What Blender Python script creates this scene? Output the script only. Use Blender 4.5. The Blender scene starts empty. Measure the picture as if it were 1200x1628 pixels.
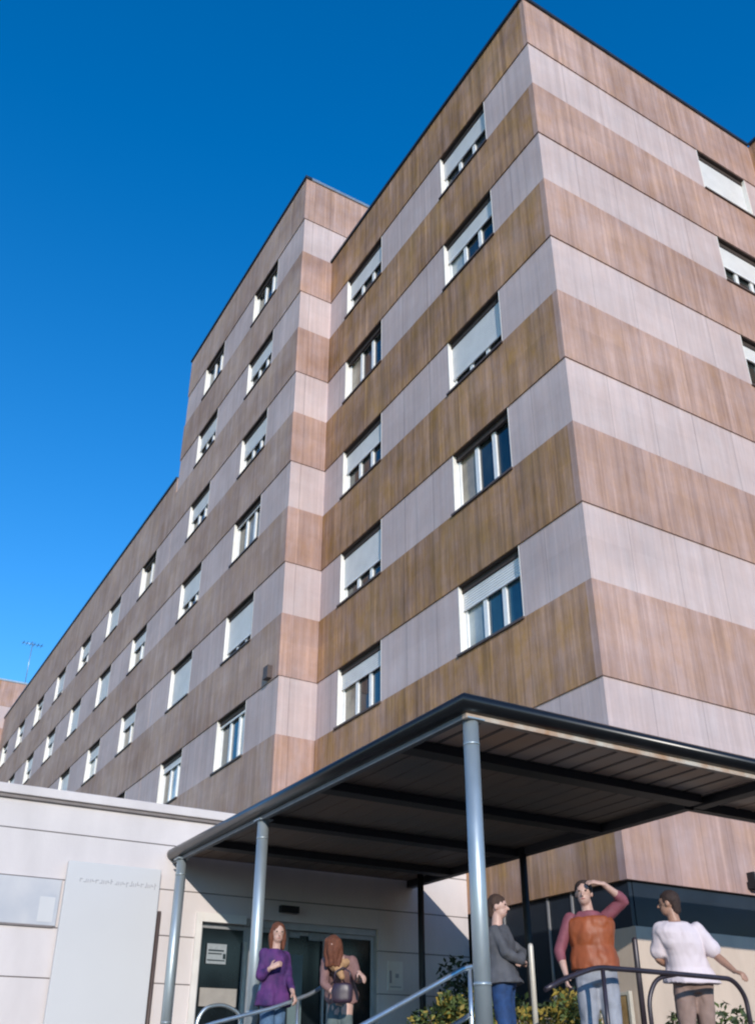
import bpy, bmesh, math, random
from mathutils import Vector, Matrix, noise
random.seed(7)
sc = bpy.context.scene
R = math.radians

# ------------------------------------------------------------------ camera
cd = bpy.data.cameras.new("camera"); cam = bpy.data.objects.new("camera", cd)
sc.collection.objects.link(cam); sc.camera = cam
RV = Vector((0.8582887, -0.5131665, 0.0008184))
UV = Vector((-0.2433150, -0.4055476, 0.8810954))
FV = Vector((0.4518167, 0.7564333, 0.4729380))
m = Matrix((RV, UV, -FV)).transposed().to_4x4()
cam.matrix_world = m
cd.sensor_fit = 'HORIZONTAL'; cd.sensor_width = 36
cd.lens = 36*1486.81/1200
cd.shift_x = -0.0063; cd.shift_y = 0.0829
cd.clip_end = 6000; cd.clip_start = 0.1

# ------------------------------------------------------------------ world and sun
SUN = Vector((0.38, 1.0, -0.31)).normalized()       # travel direction of the light
elev = math.asin(-SUN.z); az = math.atan2(-SUN.x, -SUN.y)
w = bpy.data.worlds.new("World"); sc.world = w; w.use_nodes = True
nt = w.node_tree; nt.nodes.clear()
sky = nt.nodes.new('ShaderNodeTexSky'); sky.sky_type = 'NISHITA'; sky.sun_disc = False
sky.sun_elevation = elev; sky.sun_rotation = az
sky.air_density = 1.0; sky.dust_density = 0.0; sky.ozone_density = 1.6
hs = nt.nodes.new('ShaderNodeHueSaturation'); hs.inputs['Saturation'].default_value = 1.48; hs.inputs['Hue'].default_value = 0.509
bg = nt.nodes.new('ShaderNodeBackground'); bg.inputs['Strength'].default_value = 0.15
wo = nt.nodes.new('ShaderNodeOutputWorld')
nt.links.new(sky.outputs[0], hs.inputs['Color']); nt.links.new(hs.outputs[0], bg.inputs[0]); nt.links.new(bg.outputs[0], wo.inputs[0])
sl = bpy.data.lights.new("sun", 'SUN'); sl.energy = 2.15; sl.angle = R(0.53); sl.color = (1.0, 0.93, 0.84)
so = bpy.data.objects.new("sun", sl); sc.collection.objects.link(so)
so.rotation_euler = SUN.to_track_quat('-Z', 'Y').to_euler(); so.location = (-20, -40, 30)
sc.view_settings.view_transform = 'Standard'; sc.view_settings.look = 'None'
sc.view_settings.exposure = 0.75; sc.view_settings.gamma = 1.0
sc.render.engine = 'CYCLES'
sc.cycles.pixel_filter_type = 'BLACKMAN_HARRIS'; sc.cycles.filter_width = 2.2

# ------------------------------------------------------------------ materials
def N(t, k, **kw):
    n = t.nodes.new(k)
    for a, b in kw.items(): setattr(n, a, b)
    return n
def mat(name, col, rough=0.7, metal=0.0, var=0.12, scale=6.0, bump=0.0, bscale=40.0, spec=0.5, col2=None, stretch=(1,1,1), emit=None):
    M = bpy.data.materials.new(name); M.use_nodes = True; t = M.node_tree
    b = t.nodes['Principled BSDF']
    b.inputs['Roughness'].default_value = rough; b.inputs['Metallic'].default_value = metal
    b.inputs['Specular IOR Level'].default_value = spec
    g = N(t, 'ShaderNodeNewGeometry'); mp = N(t, 'ShaderNodeMapping'); mp.inputs['Scale'].default_value = stretch
    t.links.new(g.outputs['Position'], mp.inputs['Vector'])
    nz = N(t, 'ShaderNodeTexNoise'); nz.inputs['Scale'].default_value = scale; nz.inputs['Detail'].default_value = 6
    t.links.new(mp.outputs[0], nz.inputs['Vector'])
    cr = N(t, 'ShaderNodeValToRGB'); cr.color_ramp.elements[0].position = 0.3; cr.color_ramp.elements[1].position = 0.7
    a = [max(0, c*(1-var)) for c in col]; c2 = col2 if col2 else [min(1, c*(1+var)) for c in col]
    cr.color_ramp.elements[0].color = (*a, 1); cr.color_ramp.elements[1].color = (*c2, 1)
    t.links.new(nz.outputs['Fac'], cr.inputs[0]); t.links.new(cr.outputs[0], b.inputs['Base Color'])
    if bump:
        n2 = N(t, 'ShaderNodeTexNoise'); n2.inputs['Scale'].default_value = bscale; n2.inputs['Detail'].default_value = 5
        t.links.new(mp.outputs[0], n2.inputs['Vector'])
        bp = N(t, 'ShaderNodeBump'); bp.inputs['Strength'].default_value = bump; bp.inputs['Distance'].default_value = 0.02
        t.links.new(n2.outputs['Fac'], bp.inputs['Height']); t.links.new(bp.outputs[0], b.inputs['Normal'])
    return M

def cladding(name, c1, c2, streak=0.5, panel=1.15, ribs=0.15, vshift=0.08, stain=None):
    """vertically ribbed facade panels: streaks run down the wall, every panel a touch different"""
    M = bpy.data.materials.new(name); M.use_nodes = True; t = M.node_tree; L = t.links.new
    b = t.nodes['Principled BSDF']; b.inputs['Roughness'].default_value = 0.85; b.inputs['Specular IOR Level'].default_value = 0.25
    g = N(t, 'ShaderNodeNewGeometry'); s = N(t, 'ShaderNodeSeparateXYZ'); L(g.outputs['Position'], s.inputs[0])
    ad = N(t, 'ShaderNodeMath', operation='ADD'); L(s.outputs[0], ad.inputs[0]); L(s.outputs[1], ad.inputs[1])
    def vec(su, sz, off=0.0):
        a = N(t, 'ShaderNodeMath', operation='MULTIPLY'); a.inputs[1].default_value = su; L(ad.outputs[0], a.inputs[0])
        c = N(t, 'ShaderNodeMath', operation='MULTIPLY'); c.inputs[1].default_value = sz; L(s.outputs[2], c.inputs[0])
        v = N(t, 'ShaderNodeCombineXYZ'); L(a.outputs[0], v.inputs[0]); L(c.outputs[0], v.inputs[1]); v.inputs[2].default_value = off
        return v
    def nz(v, detail=4, rough=0.6):
        n = N(t, 'ShaderNodeTexNoise'); n.inputs['Scale'].default_value = 1.0; n.inputs['Detail'].default_value = detail
        n.inputs['Roughness'].default_value = rough; L(v.outputs[0], n.inputs['Vector']); return n
    n1 = nz(vec(3.4, 0.30), 5, 0.72)                      # streaks
    n2 = nz(vec(0.35, 0.5, 7.3), 3)                      # large clouds
    mix = N(t, 'ShaderNodeMath', operation='MULTIPLY_ADD'); mix.inputs[1].default_value = streak; L(n1.outputs['Fac'], mix.inputs[0])
    m2 = N(t, 'ShaderNodeMath', operation='MULTIPLY'); m2.inputs[1].default_value = 1-streak; L(n2.outputs['Fac'], m2.inputs[0]); L(m2.outputs[0], mix.inputs[2])
    cr = N(t, 'ShaderNodeValToRGB'); cr.color_ramp.elements[0].position = 0.36; cr.color_ramp.elements[1].position = 0.64
    cr.color_ramp.elements[0].color = (*c1, 1); cr.color_ramp.elements[1].color = (*c2, 1); L(mix.outputs[0], cr.inputs[0])
    # panel by panel value
    dv = N(t, 'ShaderNodeMath', operation='DIVIDE'); dv.inputs[1].default_value = panel; L(ad.outputs[0], dv.inputs[0])
    fl = N(t, 'ShaderNodeMath', operation='FLOOR'); L(dv.outputs[0], fl.inputs[0])
    zd = N(t, 'ShaderNodeMath', operation='DIVIDE'); zd.inputs[1].default_value = 1.6; L(s.outputs[2], zd.inputs[0])
    zf = N(t, 'ShaderNodeMath', operation='FLOOR'); L(zd.outputs[0], zf.inputs[0])
    cv = N(t, 'ShaderNodeCombineXYZ'); L(fl.outputs[0], cv.inputs[0]); L(zf.outputs[0], cv.inputs[1])
    wn = N(t, 'ShaderNodeTexWhiteNoise', noise_dimensions='2D'); L(cv.outputs[0], wn.inputs['Vector'])
    mr = N(t, 'ShaderNodeMapRange'); mr.inputs['To Min'].default_value = 1-vshift; mr.inputs['To Max'].default_value = 1+vshift; L(wn.outputs['Value'], mr.inputs[0])
    # fine ribs
    n3 = nz(vec(11.0, 0.07, 2.1), 3)
    mr3 = N(t, 'ShaderNodeMapRange'); mr3.inputs['From Min'].default_value = 0.3; mr3.inputs['From Max'].default_value = 0.7
    mr3.inputs['To Min'].default_value = 1-ribs; mr3.inputs['To Max'].default_value = 1+ribs; L(n3.outputs['Fac'], mr3.inputs[0])
    mm = N(t, 'ShaderNodeMath', operation='MULTIPLY'); L(mr.outputs[0], mm.inputs[0]); L(mr3.outputs[0], mm.inputs[1])
    # joints
    fr = N(t, 'ShaderNodeMath', operation='FRACT'); L(dv.outputs[0], fr.inputs[0])
    gt = N(t, 'ShaderNodeMath', operation='LESS_THAN'); gt.inputs[1].default_value = 0.016; L(fr.outputs[0], gt.inputs[0])
    jm = N(t, 'ShaderNodeMapRange'); jm.inputs['To Min'].default_value = 1.0; jm.inputs['To Max'].default_value = 0.72; L(gt.outputs[0], jm.inputs[0])
    m3 = N(t, 'ShaderNodeMath', operation='MULTIPLY'); L(mm.outputs[0], m3.inputs[0]); L(jm.outputs[0], m3.inputs[1])
    hv = N(t, 'ShaderNodeHueSaturation'); L(cr.outputs[0], hv.inputs['Color']); L(m3.outputs[0], hv.inputs['Value'])
    n5 = nz(vec(2.2, 1.1, 9.1), 5, 0.75)
    r5 = N(t, 'ShaderNodeMapRange'); r5.inputs['From Min'].default_value = 0.3; r5.inputs['From Max'].default_value = 0.7
    r5.inputs['To Min'].default_value = 0.485; r5.inputs['To Max'].default_value = 0.512; L(n5.outputs['Fac'], r5.inputs[0]); L(r5.outputs[0], hv.inputs['Hue'])
    r6 = N(t, 'ShaderNodeMapRange'); r6.inputs['From Min'].default_value = 0.3; r6.inputs['From Max'].default_value = 0.7
    r6.inputs['To Min'].default_value = 0.8; r6.inputs['To Max'].default_value = 1.3; L(n5.outputs['Fac'], r6.inputs[0]); L(r6.outputs[0], hv.inputs['Saturation'])
    r7 = N(t, 'ShaderNodeMapRange'); r7.inputs['From Min'].default_value = 0.3; r7.inputs['From Max'].default_value = 0.7
    n7 = nz(vec(1.3, 2.2, 3.3), 6, 0.8); r7.inputs['To Min'].default_value = 1-vshift*1.6; r7.inputs['To Max'].default_value = 1+vshift*1.6; L(n7.outputs['Fac'], r7.inputs[0])
    m8 = N(t, 'ShaderNodeMath', operation='MULTIPLY'); L(m3.outputs[0], m8.inputs[0]); L(r7.outputs[0], m8.inputs[1]); L(m8.outputs[0], hv.inputs['Value'])
    last = hv
    if stain:
        n4 = nz(vec(0.9, 0.25, 4.4), 6, 0.65)
        r4 = N(t, 'ShaderNodeValToRGB'); r4.color_ramp.elements[0].position = 0.5; r4.color_ramp.elements[1].position = 0.68
        L(n4.outputs['Fac'], r4.inputs[0])
        mx = N(t, 'ShaderNodeMix', data_type='RGBA'); mx.inputs[7].default_value = (*stain, 1)
        sc_ = N(t, 'ShaderNodeMath', operation='MULTIPLY'); sc_.inputs[1].default_value = 0.45; L(r4.outputs[0], sc_.inputs[0])
        L(sc_.outputs[0], mx.inputs[0]); L(hv.outputs[0], mx.inputs[6]); last = mx
        L(mx.outputs[2], b.inputs['Base Color'])
    else: L(hv.outputs[0], b.inputs['Base Color'])
    bp = N(t, 'ShaderNodeBump'); bp.inputs['Strength'].default_value = 0.35; bp.inputs['Distance'].default_value = 0.02
    L(n3.outputs['Fac'], bp.inputs['Height']); L(bp.outputs[0], b.inputs['Normal'])
    return M

def glassmat(name, col, rough=0.06, col2=None):
    return mat(name, col, rough, 0, 0.35, 1.2, spec=0.9, col2=col2)

M = {}
M['brown'] = cladding('brown ribbed cladding', (0.31,0.20,0.165), (0.50,0.345,0.30), 0.55, 0.575, 0.16, 0.045)
M['brown_w'] = cladding('weathered brown ribbed cladding with shade in base', (0.23,0.135,0.082), (0.50,0.305,0.195), 0.6, 0.575, 0.24, 0.06, stain=(0.26,0.165,0.065))  # ochre staining; base also darkened to hold the west face's weaker light
M['brown_l'] = cladding('greyer brown ribbed cladding', (0.32,0.215,0.175), (0.51,0.38,0.325), 0.5, 0.575, 0.12, 0.05)
M['light'] = cladding('pale ribbed cladding', (0.46,0.37,0.365), (0.59,0.48,0.47), 0.45, 1.15, 0.08, 0.03)
M['white_stone'] = mat('pale stone facing', (0.64,0.58,0.565), 0.8, var=0.10, scale=1.6, bump=0.15, bscale=60, stretch=(1,1,.35))
M['joint'] = mat('joint mortar', (0.22,0.19,0.185), 0.9)
M['coping_dark'] = mat('dark sheet metal coping', (0.05,0.065,0.08), 0.45, 0.7, 0.2)
M['coping_light'] = mat('zinc coping', (0.35,0.42,0.46), 0.35, 0.6, 0.15)
M['reveal'] = mat('white painted reveal', (0.78,0.75,0.70), 0.6, var=0.05)
M['frame'] = mat('window frame enamel', (0.80,0.80,0.80), 0.4, var=0.05)
M['shutter'] = mat('roller shutter slats', (0.80,0.79,0.79), 0.5, var=0.05, scale=3)
M['soffit'] = mat('window head shade', (0.05,0.035,0.03), 0.8)  # near black holds the shade under the head of each opening
M['sill'] = mat('dark window sill', (0.09,0.065,0.06), 0.6)
M['glass_dark'] = glassmat('dark window glass', (0.012,0.016,0.018), col2=(0.03,0.04,0.04))
M['glass_blue'] = glassmat('blue reflecting window glass', (0.02,0.055,0.085), col2=(0.03,0.09,0.13))
M['glass_curtain'] = glassmat('window glass over pale curtain', (0.25,0.21,0.16), 0.2, col2=(0.42,0.36,0.28))
M['glass_pale'] = glassmat('pale blue grey window glass', (0.30,0.36,0.38), 0.15, col2=(0.5,0.55,0.56))  # pale blue grey panes with random tone
M['slate'] = mat('dark glazed strip', (0.022,0.030,0.042), 0.35, var=0.3, scale=1.2, spec=.4)
M['base_stone'] = mat('cream base stone', (0.56,0.45,0.37), 0.8, var=0.12, scale=2.5, bump=0.2, stretch=(1,1,0.3))
M['galv'] = mat('galvanised post steel', (0.42,0.48,0.51), 0.42, 0.55, 0.16, 5, bump=0.05, bscale=30, stretch=(1,1,0.35))
M['canopy_dark'] = mat('dark canopy gutter', (0.010,0.011,0.013), 0.28, 0.0, 0.3, 3)
M['canopy_strip'] = mat('weathered canopy edge strip in lit cream', (0.62,0.57,0.50), 0.6, 0.1, 0.1, 5, col2=(0.40,0.22,0.12))  # rust blotches on a front angle coloured cream as if lit
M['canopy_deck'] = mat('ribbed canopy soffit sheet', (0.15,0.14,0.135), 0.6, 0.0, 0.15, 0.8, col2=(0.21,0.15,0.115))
M['canopy_deck_bounce'] = mat('rusty soffit sheet with bounce light in tan', (0.66,0.58,0.52), 0.6, 0.0, 0.12, 0.9, col2=(0.60,0.38,0.25))  # rusty sheet; its paler tan holds light bounced up from the terrace
M['beam'] = mat('dark canopy beam', (0.025,0.025,0.028), 0.6)
M['roof'] = mat('gravel roof', (0.25,0.24,0.22), 0.95)
M['asphalt'] = mat('asphalt', (0.040,0.040,0.040), 0.9, var=0.2, scale=3, bump=0.3, bscale=90)
M['terrace'] = mat('terrace paving', (0.15,0.135,0.12), 0.85, var=0.12, scale=3, bump=0.15)
M['door_frame'] = mat('entrance door aluminium', (0.40,0.40,0.41), 0.4, 0.4, 0.1)
M['jamb'] = mat('white entrance jamb', (0.74,0.70,0.66), 0.6, var=0.05)
M['door_glass'] = mat('entrance glass', (0.004,0.005,0.007), 0.12, 0, .3, 1.5, spec=.35, col2=(0.012,0.018,0.022))
M['inner_teal'] = mat('teal grey inner leaf', (0.13,0.18,0.19), 0.4)
M['paper'] = mat('paper notice', (0.30,0.33,0.35), 0.7, var=0.12, scale=25)
M['ink'] = mat('grey lettering', (0.36,0.35,0.37), 0.6)
M['sign_panel'] = mat('grey white sign panel', (0.585,0.575,0.575), 0.55, var=0.02, scale=1)
M['plaque'] = mat('blue grey plaque', (0.50,0.515,0.555), 0.9, var=0.1, scale=2.2, col2=(0.58,0.565,0.57), spec=.2)
M['strip_grey'] = mat('dull grey edge angle', (0.13,0.14,0.15), 0.6)
M['rail_silver'] = mat('brushed steel rail', (0.55,0.60,0.63), 0.3, 0.8, 0.1, 8)
M['rail_dark'] = mat('dark painted rail', (0.045,0.035,0.045), 0.35, 0.2, 0.2, 8)
M['rail_cream'] = mat('cream rail post', (0.60,0.56,0.49), 0.45, 0.2, 0.1)
M['black'] = mat('black plastic', (0.012,0.012,0.014), 0.5)
M['ochre'] = mat('ochre board', (0.42,0.24,0.08), 0.7, var=0.3, scale=4, col2=(0.50,0.36,0.20))
M['leaf_dark'] = mat('dark shrub leaf', (0.02,0.035,0.015), 0.6, var=0.4, scale=14, col2=(0.05,0.085,0.03))
M['leaf_yellow'] = mat('yellow shrub leaf', (0.20,0.16,0.03), 0.6, var=0.4, scale=14, col2=(0.42,0.31,0.06))
M['leaf_green'] = mat('green shrub leaf', (0.06,0.10,0.03), 0.6, var=0.4, scale=14, col2=(0.13,0.18,0.05))
M['twig'] = mat('twig bark', (0.09,0.06,0.04), 0.9)
M['pot'] = mat('planter concrete', (0.34,0.31,0.28), 0.9)

# ------------------------------------------------------------------ helpers
def tag(o, label=None, cat=None, group=None, kind=None):
    for k, v in (('label', label), ('category', cat), ('group', group), ('kind', kind)):
        if v: o[k] = v
    return o
def empty(name, loc, label, cat, group=None):
    o = bpy.data.objects.new(name, None); sc.collection.objects.link(o); o.location = loc; o.empty_display_size = 0.3
    return tag(o, label, cat, group)
def root_loc(o):
    l = Vector((0,0,0))
    while o is not None: l += o.location; o = o.parent
    return l
class MB:
    def __init__(s, basis=None):
        s.v = []; s.f = []; s.mi = []; s.mats = []; s.basis = basis; s.smooth = []
    def slot(s, m):
        if m not in s.mats: s.mats.append(m)
        return s.mats.index(m)
    def P(s, a, b, c):
        if s.basis is None: return Vector((a,b,c))
        o, ax, n = s.basis
        return o + ax*a + n*b + Vector((0,0,c))
    def face(s, idx, k, sm=False): s.f.append(idx); s.mi.append(k); s.smooth.append(sm)
    def box(s, a0,a1,b0,b1,c0,c1, m):
        k = s.slot(m); i = len(s.v)
        for c in (c0,c1):
            for b in (b0,b1):
                for a in (a0,a1): s.v.append(s.P(a,b,c))
        q = [(0,2,3,1),(4,5,7,6),(0,1,5,4),(2,6,7,3),(0,4,6,2),(1,3,7,5)]
        for f in q: s.face([i+j for j in f], k)
    def quad(s, pts, m):
        k = s.slot(m); i = len(s.v); s.v += [s.P(*p) for p in pts]; s.face(list(range(i,i+len(pts))), k)
    def tube(s, path, r, m, seg=12, cap=True):
        k = s.slot(m); path = [Vector(p) for p in path]; base = len(s.v); n = len(path)
        rr = r if isinstance(r, (list,tuple)) else [r]*n
        prev = None
        for j, p in enumerate(path):
            d = (path[min(j+1,n-1)] - path[max(j-1,0)]).normalized()
            if prev is None:
                u = d.orthogonal().normalized()
            else:
                u = (prev - d*prev.dot(d)).normalized()
            prev = u; w_ = d.cross(u)
            for q in range(seg):
                a = 2*math.pi*q/seg
                s.v.append(p + (u*math.cos(a)+w_*math.sin(a))*rr[j])
        for j in range(n-1):
            for q in range(seg):
                a = base+j*seg+q; b = base+j*seg+(q+1)%seg
                s.face([a,b,b+seg,a+seg], k, True)
        if cap:
            s.face([base+q for q in range(seg)][::-1], k); s.face([base+(n-1)*seg+q for q in range(seg)], k)
    def build(s, name, parent=None, bevel=0.0):
        me = bpy.data.meshes.new(name); off = root_loc(parent) if parent else Vector((0,0,0))
        own = Vector((0,0,0))
        me.from_pydata([tuple(v-off) for v in s.v], [], s.f)
        for m_ in s.mats: me.materials.append(M[m_] if isinstance(m_, str) else m_)
        for p, k, sm in zip(me.polygons, s.mi, s.smooth): p.material_index = k; p.use_smooth = sm
        me.update()
        bm = bmesh.new(); bm.from_mesh(me); bmesh.ops.recalc_face_normals(bm, faces=bm.faces)
        bm.to_mesh(me); bm.free()
        o = bpy.data.objects.new(name, me); sc.collection.objects.link(o)
        if parent: o.parent = parent
        if bevel:
            bv = o.modifiers.new('bevel', 'BEVEL'); bv.width = bevel; bv.segments = 2; bv.limit_method = 'ANGLE'
        return o
def bend(pts, r=0.09, n=5):
    """round the corners of a polyline"""
    pts = [Vector(p) for p in pts]; out = [pts[0]]
    for i in range(1, len(pts)-1):
        a, b, c = pts[i-1], pts[i], pts[i+1]
        d1 = (a-b); d2 = (c-b); rr = min(r, d1.length*0.45, d2.length*0.45)
        p = b + d1.normalized()*rr; q = b + d2.normalized()*rr
        for k in range(n+1):
            t = k/n; out.append(p*(1-t)**2 + b*2*t*(1-t) + q*t*t)
    out.append(pts[-1]); return out

# ------------------------------------------------------------------ ground
G = -1.6; T = -0.10           # ground and entrance landing, camera eye is the origin
b = MB(); b.quad([(-2500,-2500,G),(2500,-2500,G),(2500,2500,G),(-2500,2500,G)], 'asphalt')
tag(b.build('ground'), kind='structure')
b = MB()
b.box(4.3, 24, 5.75, 13.6, G, T, 'terrace')
tag(b.build('terrace', bevel=0.01), kind='structure')
b = MB()
for i in range(9):
    x1 = 4.3-0.30*i; b.box(x1-0.30, x1, 5.75, 13.6, G, T-0.15*(i+1)-0.0, 'terrace')
tag(b.build('steps', bevel=0.01), kind='structure')

# ------------------------------------------------------------------ hospital
CX, CY, YC, XL, YL = 9.85, 9.83, 19.66, 8.79, 30.27
ZR, ZT, ZL = 23.19, 26.54, 20.64
P, LH, B0 = 3.2, 1.5, 1.723
def LT(k): return ZR-B0-(k-1)*P            # top of pale band k
CLB = 2.42                                 # lower end of the cladding
hosp = empty('hospital_building', (14, 20, G), 'tall hospital block clad in alternating brown and pale ribbed bands with shuttered windows', 'building')
X, Y = Vector((1,0,0)), Vector((0,1,0))

def facade(o, ax, n, length, ztop, zbot, kmin, holes, brown, s0b=0.0, s1b=0.0, s0l=0.0, par=None):
    """bands as slabs; pale bands are cut where windows sit. holes: {k: [(s0,s1),...]}"""
    mb = MB((o, ax, n)); top = ztop; k = kmin
    while top > zbot+0.01:
        lt = LT(k); lb = lt-LH
        if lt <= zbot:
            mb.box(s0b, length+s1b, -0.12, 0.028, zbot, top, brown); break
        mb.box(s0b, length+s1b, -0.12, 0.028, lt, top, brown)
        s = s0l; z0 = max(lb, zbot)
        for (a, c) in sorted(holes.get(k, [])):
            mb.box(s, a, -0.12, 0, z0, lt, 'light'); s = c
        mb.box(s, length, -0.12, 0, z0, lt, 'light')
        top = lb; k += 1
    return mb.build('wall', par or hosp)

def window(o, ax, n, s0, s1, k, shut, panes=('glass_dark',)*3, z0=None, z1=None, mull=3, par=None):
    z1 = LT(k) if z1 is None else z1; z0 = z1-LH if z0 is None else z0
    B = (o, ax, n); D = -0.20
    root = par or hosp
    f = MB(B); fw = 0.065
    f.box(s0+.022, s1-.022, D, D+.06, z0+.022, z0+.022+fw, 'frame'); f.box(s0+.022, s1-.022, D, D+.06, z1-.022-fw, z1-.022, 'frame')
    zz0, zz1 = z0+.022+fw, z1-.022-fw
    f.box(s0+.022, s0+.022+fw, D, D+.06, zz0, zz1, 'frame'); f.box(s1-.022-fw, s1-.022, D, D+.06, zz0, zz1, 'frame')
    a, c = s0+.022+fw, s1-.022-fw; w_ = (c-a)/mull
    for i in range(1, mull): f.box(a+i*w_-.055, a+i*w_+.055, D, D+.065, zz0, zz1, 'frame')
    fo = f.build('window', root)
    g = MB(B)
    for i in range(mull):
        l = a+i*w_+(.055 if i else 0); r_ = a+(i+1)*w_-(.055 if i < mull-1 else 0)
        g.box(l, r_, D+.008, D+.02, zz0, zz1, panes[i % len(panes)])
    g.build('pane', fo)
    rv = MB(B)
    rv.box(s0, s0+.02, D, .004, z0, z1, 'reveal'); rv.box(s1-.02, s1, D, .004, z0, z1, 'reveal')
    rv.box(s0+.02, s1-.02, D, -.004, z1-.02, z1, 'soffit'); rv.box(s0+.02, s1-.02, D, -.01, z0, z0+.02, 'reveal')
    rv.build('reveal', fo)
    if mull == 3 or True:
        hb = MB(B); hb.box(s0+.021, s1-.021, D+.061, D+.12, z1-.15, z1-.021, 'soffit'); hb.build('lintel_shadow_box', fo)  # dark box stands for the lintel shadow above the shutter
    si = MB(B); si.box(s0-.04, s1+.04, -.012, .07, z0-.035, z0+.012, 'sill'); si.build('sill', fo)
    if shut > 0.02:
        sh = MB(B); zb = z1-.02-(z1-z0-.06)*shut; kk = sh.slot('shutter'); z = z1-.149
        i = len(sh.v); rows = []
        while z > zb+.001:
            zn = max(zb, z-.055)
            for (zz, tt) in ((z, D+.075), (z-.012, D+.095), (zn+.012, D+.095)):
                sh.v.append(sh.P(s0+.024, tt, zz)); sh.v.append(sh.P(s1-.024, tt, zz)); rows.append(1)
            z = zn
        for r_ in range(len(rows)-1): sh.face([i+2*r_, i+2*r_+1, i+2*r_+3, i+2*r_+2], kk)
        sh.box(s0+.024, s1-.024, D+.07, D+.105, zb-.03, zb+.005, 'shutter')
        sh.build('shutter', fo)
    return fo

d, bl, cu, sk = 'glass_dark', 'glass_blue', 'glass_curtain', 'glass_pale'
# right block, west face
oW = Vector((CX, CY, 0)); nW = Vector((-1,0,0)); c1 = (11.57-CY, 13.53-CY); c2 = (16.53-CY, 18.57-CY)
facade(oW, Y, nW, YC-CY, ZR, CLB, 1, {k: [c1, c2] for k in range(1, 7)}, 'brown_w', s0b=.121, s0l=.121)
for k, sh, pn in [(1,.50,(d,d,d)),(2,.40,(d,d,sk)),(3,.72,(d,d,d)),(4,.0,(d,d,cu)),(5,.34,(bl,bl,sk)),(6,.3,(d,d,d))]:
    window(oW, Y, nW, *c1, k, sh, pn)
for k, sh, pn in [(1,.48,(d,d,d)),(2,.0,(d,d,cu)),(3,.47,(d,d,d)),(4,.66,(d,d,d)),(5,.34,(bl,d,cu)),(6,.6,(d,d,d))]:
    window(oW, Y, nW, *c2, k, sh, pn)
# right block, south face
oS = Vector((CX, CY, 0)); nS = Vector((0,-1,0)); XR = 17.93; wS = (15.45-CX, 17.30-CX)
facade(oS, X, nS, XR-CX, ZR, CLB, 1, {k: [wS] for k in range(1, 7)}, 'brown', s0b=-.028)
for k, sh, pn in [(1,1.0,(d,d,d)),(2,.55,(d,d,d)),(3,.35,(d,d,d)),(4,.5,(d,d,bl)),(5,.2,(d,d,d)),(6,.5,(d,d,d))]:
    window(oS, X, nS, *wS, k, sh, pn)
# wing that steps forward at the right
oR = Vector((XR, 6.8, 0)); facade(oR, Y, nW, CY-6.8-.03, ZR, CLB, 1, {}, 'brown_w', s0b=.121, s0l=.121)
oRS = Vector((XR, 6.8, 0)); facade(oRS, X, nS, 12, ZR, CLB, 1, {}, 'brown', s0b=-.028)
# left block
oE = Vector((XL, YC, 0)); facade(oE, X, nS, CX-XL+3.0, ZT, CLB, 0, {}, 'brown', s0b=-.028)
e1 = (21.62-YC, 23.62-YC); e2 = (26.35-YC, 28.30-YC)
facade(oE, Y, nW, YL-YC, ZT, CLB, 0, {k: [e1, e2] for k in range(0, 6)}, 'brown_l', s0b=.121, s0l=.121, s1b=.028)
for k, sh, pn in [(0,.0,(sk,d,d)),(1,.45,(d,d,d)),(2,.5,(d,d,d)),(3,.1,(d,cu,d)),(4,.78,(d,d,d)),(5,.12,(sk,bl,bl))]:
    window(oE, Y, nW, *e1, k, sh, pn)
for k, sh, pn in [(0,.0,(cu,d,bl)),(1,.5,(d,d,d)),(2,.45,(d,d,d)),(3,.6,(d,d,d)),(4,.98,(d,d,d)),(5,.2,(sk,sk,d))]:
    window(oE, Y, nW, *e2, k, sh, pn)
# low long wing
oL = Vector((XL, YL+.03, 0)); LEN = 38.0
cols = [(31.95+i*4.6, 33.75+i*4.6) for i in range(8)]
hl = [(a-YL-.03, b_-YL-.03) for a, b_ in cols]
facade(oL, Y, nW, LEN, ZL, 2.0, 2, {k: hl for k in range(2, 7)}, 'brown_l')
for i, (a, b_) in enumerate(hl):
    for k in range(2, 7 if i > 2 else 6):
        random.seed(i*17+k); window(oL, Y, nW, a, b_, k, random.choice([.2,.35,.5,.5,.7,.9]) if (i,k) != (0,2) else .0, random.choice([(d,d),(sk,d),(cu,d),(d,sk)]), mull=2)
# cores so nothing shows through, roofs and copings
c = MB()
c.box(CX+.3, XR+12, CY+.3, 30, CLB, ZR-.35, 'roof'); c.box(XR+.3, XR+12, 7.1, CY+.29, CLB, ZR-.35, 'roof')
c.box(XL+.3, 24, YC+.3, YL-.1, 0, ZT-.35, 'roof')
c.box(XL+.3, 24, YL-.09, YL+LEN, 0, ZL-.3, 'roof')
c.box(XL+.12, 24.001, YL-.06, YL+.0, ZL-.2, ZT, 'brown')
c.build('roof', hosp)
c = MB()
c.box(CX-.08, CX+.16, CY-.08, YC-.01, ZR, ZR+.09, 'coping_dark')
c.box(CX+.16, XR-.08, CY-.08, CY+.16, ZR, ZR+.09, 'coping_dark')
c.box(XR-.08, XR+.16, 6.72, CY-.08, ZR, ZR+.09, 'coping_dark')
c.box(XR+.16, XR+12, 6.72, 6.96, ZR, ZR+.09, 'coping_dark')
c.box(XL-.08, XL+.16, YC-.08, YL+.08, ZT, ZT+.1, 'coping_dark')
c.box(XL+.16, 24, YC-.08, YC+.16, ZT, ZT+.1, 'coping_light')
c.box(XL-.08, XL+.16, YL+.08, YL+LEN, ZL, ZL+.1, 'coping_dark')
c.build('coping', hosp)
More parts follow.
